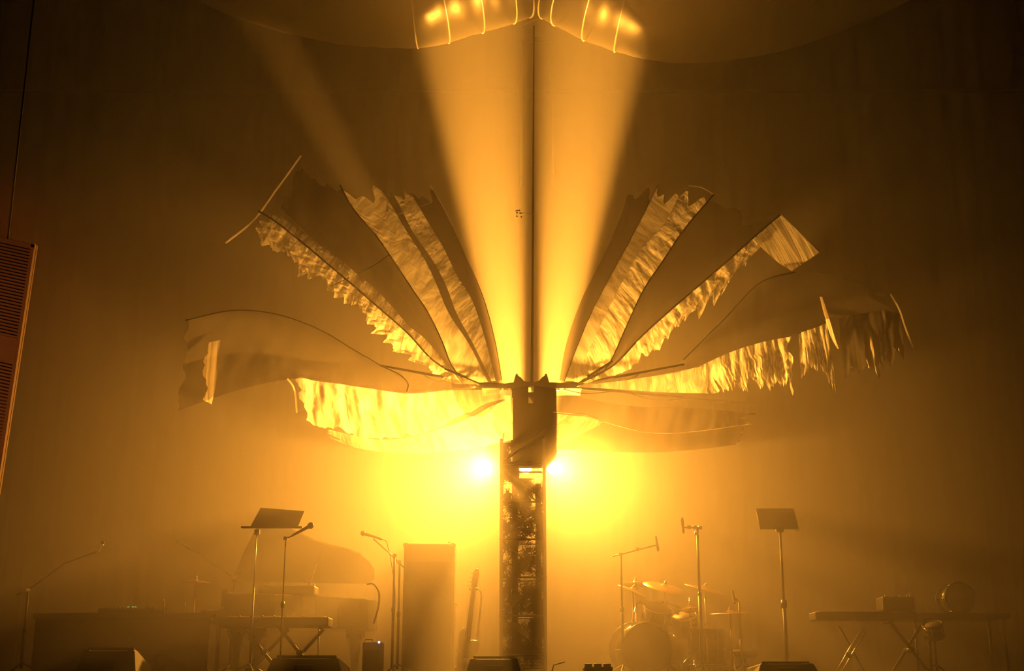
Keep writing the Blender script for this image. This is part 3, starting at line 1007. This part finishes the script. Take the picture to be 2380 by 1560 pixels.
# --- little amplifier with a blue lamp
Y = -.5
x0, x1 = at(843, 1500, Y).x, at(888, 1500, Y).x
zt_ = at(860, 1492, Y).z
sa = thing('small_amplifier', 'small dark amplifier with a blue light under the piano tail', 'amplifier', ((x0 + x1) / 2, Y, 0))
MB().box(((x0 + x1) / 2, Y + .12, zt_ / 2), (x1 - x0, .26, zt_ - .005)).build('cabinet', M['tolex'], sa, .012)
MB().box(((x0 + x1) / 2, Y - .014, zt_ * .42), (x1 - x0 - .03, .01, zt_ * .7)).build('grille_cloth', M['matte'], sa)
MB().lathe([(0, 0), (.011, 0), (.008, .008), (0, .010)], place(at(881, 1493, Y - .02), R3(math.pi / 2, 0, 0)), 12).build('power_light', M['blue'], sa)
MB().tube([at(849, 1491, Y + .1), at(849, 1487, Y + .1), at(866, 1487, Y + .1), at(866, 1491, Y + .1)], .007, 6).build('carry_handle', M['steel'], sa)

# --- bass guitar leaning on its stand
Y = -.1
bg_ = thing('bass_guitar', 'dark bass guitar standing upright just left of the pillar', 'guitar', at(1086, 1540, Y))
body_px = [(1068, 1468), (1076, 1460), (1081, 1466), (1083, 1480), (1088, 1488), (1095, 1488), (1104, 1488), (1111, 1490), (1113, 1500), (1110, 1512), (1106, 1524), (1108, 1540), (1103, 1560), (1090, 1570), (1072, 1568), (1062, 1552), (1061, 1535), (1065, 1518), (1066, 1502), (1065, 1485)]
bp = [at(p.x, p.y, Y) for p in cat_rom([(*q_, 0) for q_ in body_px + body_px[:1]], 50)[:-1]]
MB().prism(bp, (0, .042, 0)).build('body', M['wood'], bg_, .012)
n0, n1 = at(1086, 1495, Y - .02), at(1101, 1366, Y + .05)
MB().tube([n0, n1], [.030, .024], 8).build('neck', M['wood'], bg_)
MB().prism([n0 + Vector((-.03, -.028, 0)), n1 + Vector((-.024, -.02, 0)), n1 + Vector((.024, -.02, 0)), n0 + Vector((.03, -.028, 0))], (0, .008, 0)).build('fingerboard', M['board'], bg_)
hp = [(1095, 1367), (1096, 1350), (1100, 1330), (1106, 1321), (1112, 1322), (1114, 1334), (1111, 1350), (1108, 1366)]
MB().prism([at(x, y, Y + .03) for x, y in hp], (0, .016, 0)).build('headstock', M['wood'], bg_, .004)
for k in range(4):
    p = at(1096 + k * 2.6, 1362 - k * 9.5, Y + .035)
    MB().tube([p, p + Vector((-.035, 0, 0)), p + Vector((-.045, 0, .012))], .006, 6).build('tuning_peg', M['chrome'], bg_)
for k in range(4):
    MB().tube([n0 + Vector((-.018 + k * .012, -.034, -.22)), n1 + Vector((-.014 + k * .009, -.026, .10))], .0016, 4, cap=False).build('string', M['chrome'], bg_)
MB().box(at(1086, 1512, Y - .008), (.09, .02, .03)).build('pickup', M['black'], bg_, .004)
MB().box(at(1086, 1535, Y - .008), (.10, .02, .04)).build('bridge', M['chrome'], bg_, .004)
for (px, py) in ((1103, 1522), (1101, 1533)):
    MB().lathe([(0, 0), (.012, 0), (.011, .018), (0, .02)], place(at(px, py, Y), R3(math.pi / 2, 0, 0)), 10).build('control_knob', M['chrome'], bg_)
for (px, py) in ((1079, 1461), (1109, 1490)):
    MB().lathe([(0, -.012), (.010, -.01), (.010, .006), (0, .012)], place(at(px, py, Y + .02)), 8).build('strap_button', M['chrome'], bg_)
gs = thing('guitar_stand', 'thin tubular stand holding the bass guitar upright', 'stand', (at(1100, 1540, Y).x, Y + .15, 0))
MB().tube(cat_rom([at(1097, 1372, Y + .10), at(1108, 1368, Y + .10), at(1118, 1378, Y + .10), at(1116, 1420, Y + .12), at(1109, 1480, Y + .14), (at(1104, 1540, Y + .15).x, Y + .15, .12)], 30), .010, 8).build('upright', M['steel'], gs)
MB().tube([at(1092, 1369, Y - .045), at(1093, 1371, Y + .09), at(1109, 1371, Y + .09), at(1109, 1369, Y - .045)], .009, 8).build('neck_yoke', M['rubber'], gs)
bx = at(1100, 1540, Y).x
for dx, dy in ((-.28, -.25), (.12, -.25), (0, .25)):
    MB().tube([(bx, Y + .15, .14), (bx + dx, Y + .15 + dy, .012)], .010, 8).build('leg', M['steel'], gs)
MB().tube([(bx - .20, Y - .04, .10), (bx - .20, Y + .12, .13), (bx + .07, Y + .12, .13), (bx + .07, Y - .04, .10)], .010, 8).build('body_cradle', M['rubber'], gs)


# --- wedge monitors along the front edge
def wedge(label, px0, px1, pyt, Y, glint=False):
    x0, x1 = at(px0, pyt, Y).x, at(px1, pyt, Y).x
    z = at(px0, pyt, Y).z
    o = thing('floor_monitor', label, 'speaker', ((x0 + x1) / 2, Y, 0), 'wedge floor monitors')
    sl = (x1 - x0) * .10
    # rear face toward the hall, speaker face looking up toward the stage
    mb = MB()
    A_ = [(x0 - sl, Y - .05, .0), (x0 - sl, Y + .48, .0), (x0 - sl, Y + .48, .10), (x0 - sl, Y + .12, z), (x0 - sl, Y + .02, z)]
    mb.prism([(x0, y_, z_) for (_, y_, z_) in A_], (x1 - x0, 0, 0))
    for v in mb.bm.verts:
        if v.co.z < .12:
            v.co.x += -sl if v.co.x < (x0 + x1) / 2 else sl
    mb.build('cabinet', M['tolex'], o, .012)
    gn = Vector((0, .40, -(z - .10)))
    g0_ = Vector(((x0 + x1) / 2, Y + .305, (z + .10) / 2 + .012))
    MB().box(g0_, (x1 - x0 - .06, .46, .012), R3(-math.atan2(z - .10, .36), 0, 0)).build('speaker_grille', M['alu'], o)
    for s_ in (-1, 1):
        MB().box(((x0 + x1) / 2 + s_ * (x1 - x0) * .42, Y + .07, z - .002), (.06, .10, .012)).build('corner_guard', M['steel'], o, .004)
    MB().box(((x0 + x1) / 2, Y - .025, z * .5), (.18, .03, .06)).build('handle_recess', M['black'], o, .01)
    return o


wedge('floor monitor wedge at the foot of the pillar with shining edge', 1092, 1204, 1532, -2.0)
wedge('floor monitor wedge in front of the crossed keyboard stands', 632, 786, 1530, -2.0)
wedge('floor monitor wedge below the equipment desk at left', 190, 312, 1512, -2.3)
wedge('floor monitor wedge in front of the right music stand', 1768, 1893, 1543, -2.0)


# --- drum kit
def drum(name, label, c, r, h, rot, group=None, lugs=8, rm='chrome', hd='skin'):
    """open-ended shell with heads, hoops and lugs; the axis runs along local z through c"""
    o = thing(name, label, 'drum', c, group)
    mt = place(c, rot)
    MB().lathe([(r * .97, -h / 2), (r, -h / 2), (r, h / 2), (r * .97, h / 2)], mt, 40).build('shell', M['shell'], o)
    for s_ in (-1, 1):
        MB().lathe([(0, s_ * h / 2), (r * .98, s_ * h / 2), (r * .98, s_ * (h / 2 - .004))], mt, 40).build('drumhead', M[hd], o)
        pts = [mt @ Vector((r * 1.02 * math.cos(2 * math.pi * j / 40), r * 1.02 * math.sin(2 * math.pi * j / 40), s_ * h / 2)) for j in range(40)]
        MB().tube(pts, .010, 6, closed=True).build('hoop', M[rm], o)
    for j in range(lugs):
        an = 2 * math.pi * j / lugs
        MB().tube([mt @ Vector((r * 1.02 * math.cos(an), r * 1.02 * math.sin(an), -h / 2)), mt @ Vector((r * 1.02 * math.cos(an), r * 1.02 * math.sin(an), h / 2))], .005, 6).build('tension_rod', M['chrome'], o)
    return o


DY = .4
rb_ = .30
bc = at(1490, 1548, DY)
bc.z = .33
drum('bass_drum', 'big bass drum lying at the left of the drum kit', (bc.x, DY, bc.z), rb_, .42, R3(math.pi / 2 + .05, 0, .25), rm='black', hd='black')
drum('rack_tom', 'large tilted rack tom above the bass drum', at(1525, 1438, DY), .165, .26, R3(.45, .18, 0), 'rack toms', 6)
drum('rack_tom', 'smaller rack tom beside the overhead pole in the drum kit', at(1592, 1452, DY + .1), .145, .22, R3(.45, -.15, 0), 'rack toms', 6)
drum('floor_tom', 'deep floor tom at the right of the drum kit', (at(1645, 1500, DY).x, DY + .1, .36), .21, .40, R3(0, 0, 0), None, 6)
fx = at(1645, 1500, DY).x
ft = [o_ for o_ in bpy.data.objects if o_.name == 'floor_tom'][0]
for k in range(3):
    an = .4 + k * 2.094
    MB().tube([(fx + .24 * math.cos(an), DY + .1 + .24 * math.sin(an), .45), (fx + .24 * math.cos(an), DY + .1 + .24 * math.sin(an), .01)], .008, 6).build('leg', M['chrome'], ft)
drum('snare_drum', 'shallow snare drum behind the bass drum', (at(1560, 1480, DY).x, DY + .75, .62), .18, .15, R3(.05, 0, 0), None, 8)
sx_ = at(1560, 1480, DY).x
ss = thing('snare_stand', 'low stand under the snare drum', 'stand', (sx_, DY + .75, 0))
stand_base(ss, sx_, DY + .75, .22, .2, .2, 'chrome')
MB().tube([(sx_, DY + .75, .05), (sx_, DY + .75, .52)], .012, 8).build('pole', M['chrome'], ss)
for k in range(3):
    an = .6 + k * 2.094
    MB().tube([(sx_, DY + .75, .5), (sx_ + .15 * math.cos(an), DY + .75 + .15 * math.sin(an), .535)], .007, 6).build('arm', M['chrome'], ss)

cyms = [
    ('bright crash cymbal tilted down right at the drum kit left edge', (1470, 1372), DY - .15, .18, R3(.12, .42, 0), 'stand of the leftmost tilted crash cymbal'),
    ('level crash cymbal gleaming at the upper left of the drum kit', (1477, 1357), DY + .35, .17, R3(-.10, .02, 0), 'stand of the level upper left cymbal'),
    ('broad dark ride cymbal tilted toward the hall at kit centre', (1545, 1364), DY + .15, .26, R3(.28, .20, 0), 'stand of the broad dark ride cymbal'),
    ('crash cymbal sloping down right behind the overhead pole', (1638, 1368), DY + .2, .25, R3(.15, .26, 0), 'stand of the sloping crash cymbal at right'),
    ('flat cymbal standing apart at the right of the drum kit', (1697, 1424), DY - .2, .23, R3(.05, -.03, 0), 'stand of the flat cymbal set apart at right'),
]
for lab, (px, py), y_, r_, rt_, lab2 in cyms:
    c = at(px, py, y_)
    cymbal(lab, c, r_, rt_)
    drum_stand(lab2, c - Vector((0, 0, .0)), ph=px)
hx = at(1604, 1414, DY - .1)
hh = drum_stand('hi-hat stand in the middle of the drum kit', hx + Vector((0, 0, .12)), ph=.7)
cymbal('upper hi-hat cymbal right beside the overhead pole', hx + Vector((0, 0, .01)), .105, R3(.03, -.05, 0), 'hi-hat pair')
cymbal('lower hi-hat cymbal right beside the overhead pole', hx - Vector((0, 0, .045)), .105, R3(math.pi, -.0, 0), 'hi-hat pair')
hr = thing('drum_rack', 'chromed pipe and clamps holding the two rack toms', 'drum hardware', (at(1560, 1470, DY).x, DY + .3, 0))
p0, p1 = at(1478, 1402, DY + .3), at(1478, 1478, DY + .3)
MB().tube([p0, (p0.x, DY + .3, .02)], .014, 8).build('post', M['chrome'], hr)
MB().tube([at(1545, 1400, DY + .3), at(1625, 1425, DY + .3)], .012, 8).build('cross_pipe', M['chrome'], hr)
MB().tube([p0, at(1545, 1400, DY + .3)], .012, 8).build('cross_pipe', M['chrome'], hr)
for px, py in ((1481, 1398), (1550, 1401), (1600, 1418), (1490, 1442)):
    MB().box(at(px, py, DY + .28), (.045, .05, .05), R3(0, .4, 0)).build('clamp', M['chrome'], hr, .008)
MB().tube([at(1478, 1410, DY + .3), at(1458, 1478, DY + .2)], .008, 6).build('brace', M['chrome'], hr)

# overhead microphone stands
Y = DY - .35
a = at(1443, 1289, Y)
mic_stand('overhead microphone stand at the left of the drum kit', a, [at(1424, 1293, Y), a, at(1480, 1279, Y), at(1527, 1267, Y)], joints=(a, at(1482, 1277, Y)), group='overhead stands')
mic_mesh('overhead_microphone', 'pencil microphone hanging at the tip of the left overhead boom', at(1530, 1282, Y), at(1524, 1246, Y), r=.014)
Y = DY - .55
a = at(1621, 1243, Y)
o = mic_stand('tall overhead microphone stand with chrome clamps over the drums', a + Vector((0, 0, .08)), [at(1589, 1226, Y), at(1630, 1227, Y)], joints=(at(1601, 1226, Y), at(1615, 1226, Y), at(1627, 1227, Y), at(1618, 1241, Y)), pr=.015, group='overhead stands')
mic_mesh('overhead_microphone', 'pencil microphone upright at the top of the tall overhead stand', at(1585, 1203, Y), at(1589, 1240, Y), r=.014)
Y = DY - .25
mic_mesh('hi_hat_microphone', 'small microphone pointing down over the flat right cymbal', at(1708, 1404, Y - .1), at(1702, 1372, Y - .1), r=.016)
a = at(1718, 1400, Y - .1)
mic_stand('short microphone stand behind the flat right cymbal', (a.x, Y - .1, a.z), [a, at(1704, 1386, Y - .1)], group='overhead stands')
Y = DY + .2
x0 = at(1729, 1520, Y).x
zs = at(1729, 1511, Y).z
th = thing('drum_throne', 'round padded drum stool right of the drum kit', 'stool', (x0, Y, 0))
MB().lathe([(0, zs - .09), (.13, zs - .09), (.155, zs - .07), (.158, zs - .02), (.14, zs), (0, zs + .004)], place((x0, Y, 0)), 30).build('seat', M['tolex'], th)
MB().tube([(x0, Y, .05), (x0, Y, zs - .08)], .018, 10).build('pole', M['chrome'], th)
for k in range(3):
    an = k * 2.094
    MB().tube([(x0, Y, .18), (x0 + .2 * math.cos(an), Y + .2 * math.sin(an), .012)], .010, 6).build('leg', M['chrome'], th)

# --- music stand at right
Y = -.7
ms = thing('music_stand', 'empty dark music stand on a tall pole at right', 'music stand', (at(1815, 1300, Y).x, Y, 0), 'music stands')
q = [at(1757, 1184, Y + .16), at(1844, 1183, Y + .16), at(1857, 1231, Y), at(1768, 1231, Y)]
MB().prism(q, (0, .02, .012)).build('desk', M['tolex'], ms, .003)
MB().tube([at(1844, 1182, Y + .15), at(1857, 1232, Y - .01), at(1846, 1233, Y - .03)], .005, 6).build('edge_trim', M['chrome'], ms)
MB().tube([at(1757, 1184, Y + .15), at(1768, 1231, Y - .01)], .004, 6).build('edge_trim', M['steel'], ms)
MB().box(at(1812, 1231, Y - .01), (.085, .05, .06)).build('tilt_joint', M['steel'], ms, .01)
pt = at(1813, 1236, Y)
MB().tube([(pt.x, Y, .1), (pt.x, Y, pt.z * .52)], .020, 10).build('lower_pole', M['steel'], ms)
MB().tube([(pt.x, Y, pt.z * .48), (pt.x, Y, pt.z)], .013, 10).build('upper_pole', M['steel'], ms)
MB().lathe([(0, -.05), (.03, -.045), (.034, 0), (.03, .045), (0, .05)], place((pt.x, Y, pt.z * .50)), 12).build('clutch', M['black'], ms)
stand_base(ms, pt.x, Y, .26, .14, .5)

# --- keyboard rig at right
Y = -.5
a, b = at(1888, 1445, Y), at(2120, 1445, Y)
kr = thing('keyboard', 'dark keyboard seen end-on at the right beyond the music stand', 'keyboard', ((a.x + b.x) / 2, Y, a.z))
MB().box(((a.x + b.x) / 2, Y, a.z + .055), (b.x - a.x, .34, .09)).build('case', M['black'], kr, .015)
MB().box(((a.x + b.x) / 2, Y + .07, a.z + .105), (b.x - a.x - .14, .15, .02)).build('keyboard', M['keys'], kr, .003)
for dz in (.088, .060):
    MB().box((a.x + .035, Y - .172, a.z + dz), (.085, .012, .010), R3(0, -.10, 0)).build('metal_trim', M['chrome'], kr, .002)
bx0 = at(1895, 1440, Y)
z_top = at(2000, 1452, Y).z
xs = thing('keyboard_stand', 'slanting twin-tube keyboard stand shining at lower right', 'stand', (at(1990, 1500, Y).x, Y - .25, 0))
for (p0, p1) in (((2004, 1457), (1944, 1566)), ((2012, 1466), (1955, 1570))):
    u0, u1 = at(*p0, Y - .25), at(*p1, Y - .25)
    e_ = u1 + (u1 - u0).normalized() * (u1.z / max(1e-3, (u0.z - u1.z)) * (u1 - u0).length)
    e_.z = .015
    MB().tube([u0, e_], .011, 8).build('slanted_tube', M['satin_steel'], xs)
for (p0, p1) in (((1950, 1457), (2010, 1566)),):
    u0, u1 = at(*p0, Y + .05), at(*p1, Y + .05)
    e_ = u1 + (u1 - u0) * (u1.z / (u0.z - u1.z))
    e_.z = .015
    MB().tube([u0, e_], .012, 8).build('crossed_tube', M['steel'], xs)
MB().box(at(1972, 1523, Y - .25), (.07, .05, .05), R3(0, .5, 0)).build('joint', M['black'], xs, .008)
x_stand('crossed stand in the shadow under the far right desk', at(2108, 1500, Y).x, Y - .05, .2, at(2100, 1445, Y).z - .004)

Y = -.5
d0, d1 = at(2130, 1428, Y), at(2330, 1428, Y)
dk = thing('equipment_desk', 'dark equipment desk in shadow at the right edge', 'desk', ((d0.x + d1.x) / 2, Y, 0))
MB().box(((d0.x + d1.x) / 2, Y + .05, d0.z - .03), (d1.x - d0.x, .6, .06)).build('desk_top', M['tolex'], dk, .01)
for sx in (d0.x + .06, d1.x - .06):
    for sy in (Y - .18, Y + .28):
        MB().tube([(sx, sy, .0), (sx, sy, d0.z - .06)], .016, 8).build('leg', M['steel'], dk)
zd = at(2050, 1425, Y).z
x0, x1 = at(2046, 1400, Y).x, at(2120, 1400, Y).x
sb = thing('sampler', 'low box with wires on the right keyboard', 'electronic instrument', ((x0 + x1) / 2, -.45, zd))
zk2 = a.z + .115 + .0
MB().box(((x0 + x1) / 2, -.45, zk2 + .075), (x1 - x0, .28, .15)).build('case', M['black'], sb, .012)
for i in range(4):
    MB().lathe([(0, 0), (.011, 0), (.010, .02), (0, .022)], place((x0 + .06 + i * .08, -.5, zk2 + .15)), 8).build('knob', M['chrome'], sb)
cable('patch_cable', 'pale cable curving over the box on the right keyboard', [at(2104, 1374, -.45), at(2110, 1373, -.45), at(2114, 1380, -.45), at(2115, 1386, -.45), at(2118, 1392, -.45)], .006, 'chrome')
c = at(2225, 1400, Y)
dr = drum('conga', 'dark round drum lying on the right equipment desk', (c.x, Y + .05, d0.z + .172), .16, .30, R3(math.pi / 2, 0, 0), None, 6, 'steel')
c = at(2170, 1466, -1.1)
drum('small_tom', 'small drum with reddish skin below the right desk', c, .10, .14, R3(.35, -.25, 0), None, 6, 'steel')
tm = thing('drum_post', 'thin post carrying the small reddish drum', 'stand', (c.x, -1.1, 0))
MB().tube([(c.x, -1.1, .02), (c.x, -1.1, c.z - .08)], .012, 8).build('pole', M['steel'], tm)
stand_base(tm, c.x, -1.1, .2, .14, .5)

# --- pedals on the floor
Y = -2.2
for lab, px0, px1, py in (('flat pedal board on the floor right of the pillar', 1358, 1424, 1552),):
    x0, x1 = at(px0, py, Y).x, at(px1, py, Y).x
    z = at(px0, py, Y).z
    pb_ = thing('pedal_board', lab, 'pedal board', ((x0 + x1) / 2, Y, 0))
    MB().prism([(x0, Y, 0), (x0, Y + .34, 0), (x0, Y + .34, z * 1.0), (x0, Y, z)], (x1 - x0, 0, 0)).build('case', M['tolex'], pb_, .006)
    MB().box(((x0 + x1) / 2, Y - .002, z), (x1 - x0, .014, .012)).build('metal_edge', M['alu'], pb_)
    for i in range(3):
        xx = x0 + (i + .5) * (x1 - x0) / 3
        MB().box((xx, Y + .12, z + .02), (.07, .12, .04)).build('foot_switch', M['steel'], pb_, .006)
Y = -1.9
c = at(1294, 1541, Y)
pd = thing('foot_pedal', 'small foot pedal with bent rod right of the pillar base', 'pedal', (c.x, Y, 0))
MB().box((c.x, Y, .03), (.16, .26, .05)).build('plate', M['steel'], pd, .008)
MB().tube([(c.x - .05, Y, .05), (c.x - .03, Y, c.z - .02), (c.x + .08, Y, c.z + .01)], .009, 6).build('rod', M['chrome'], pd)
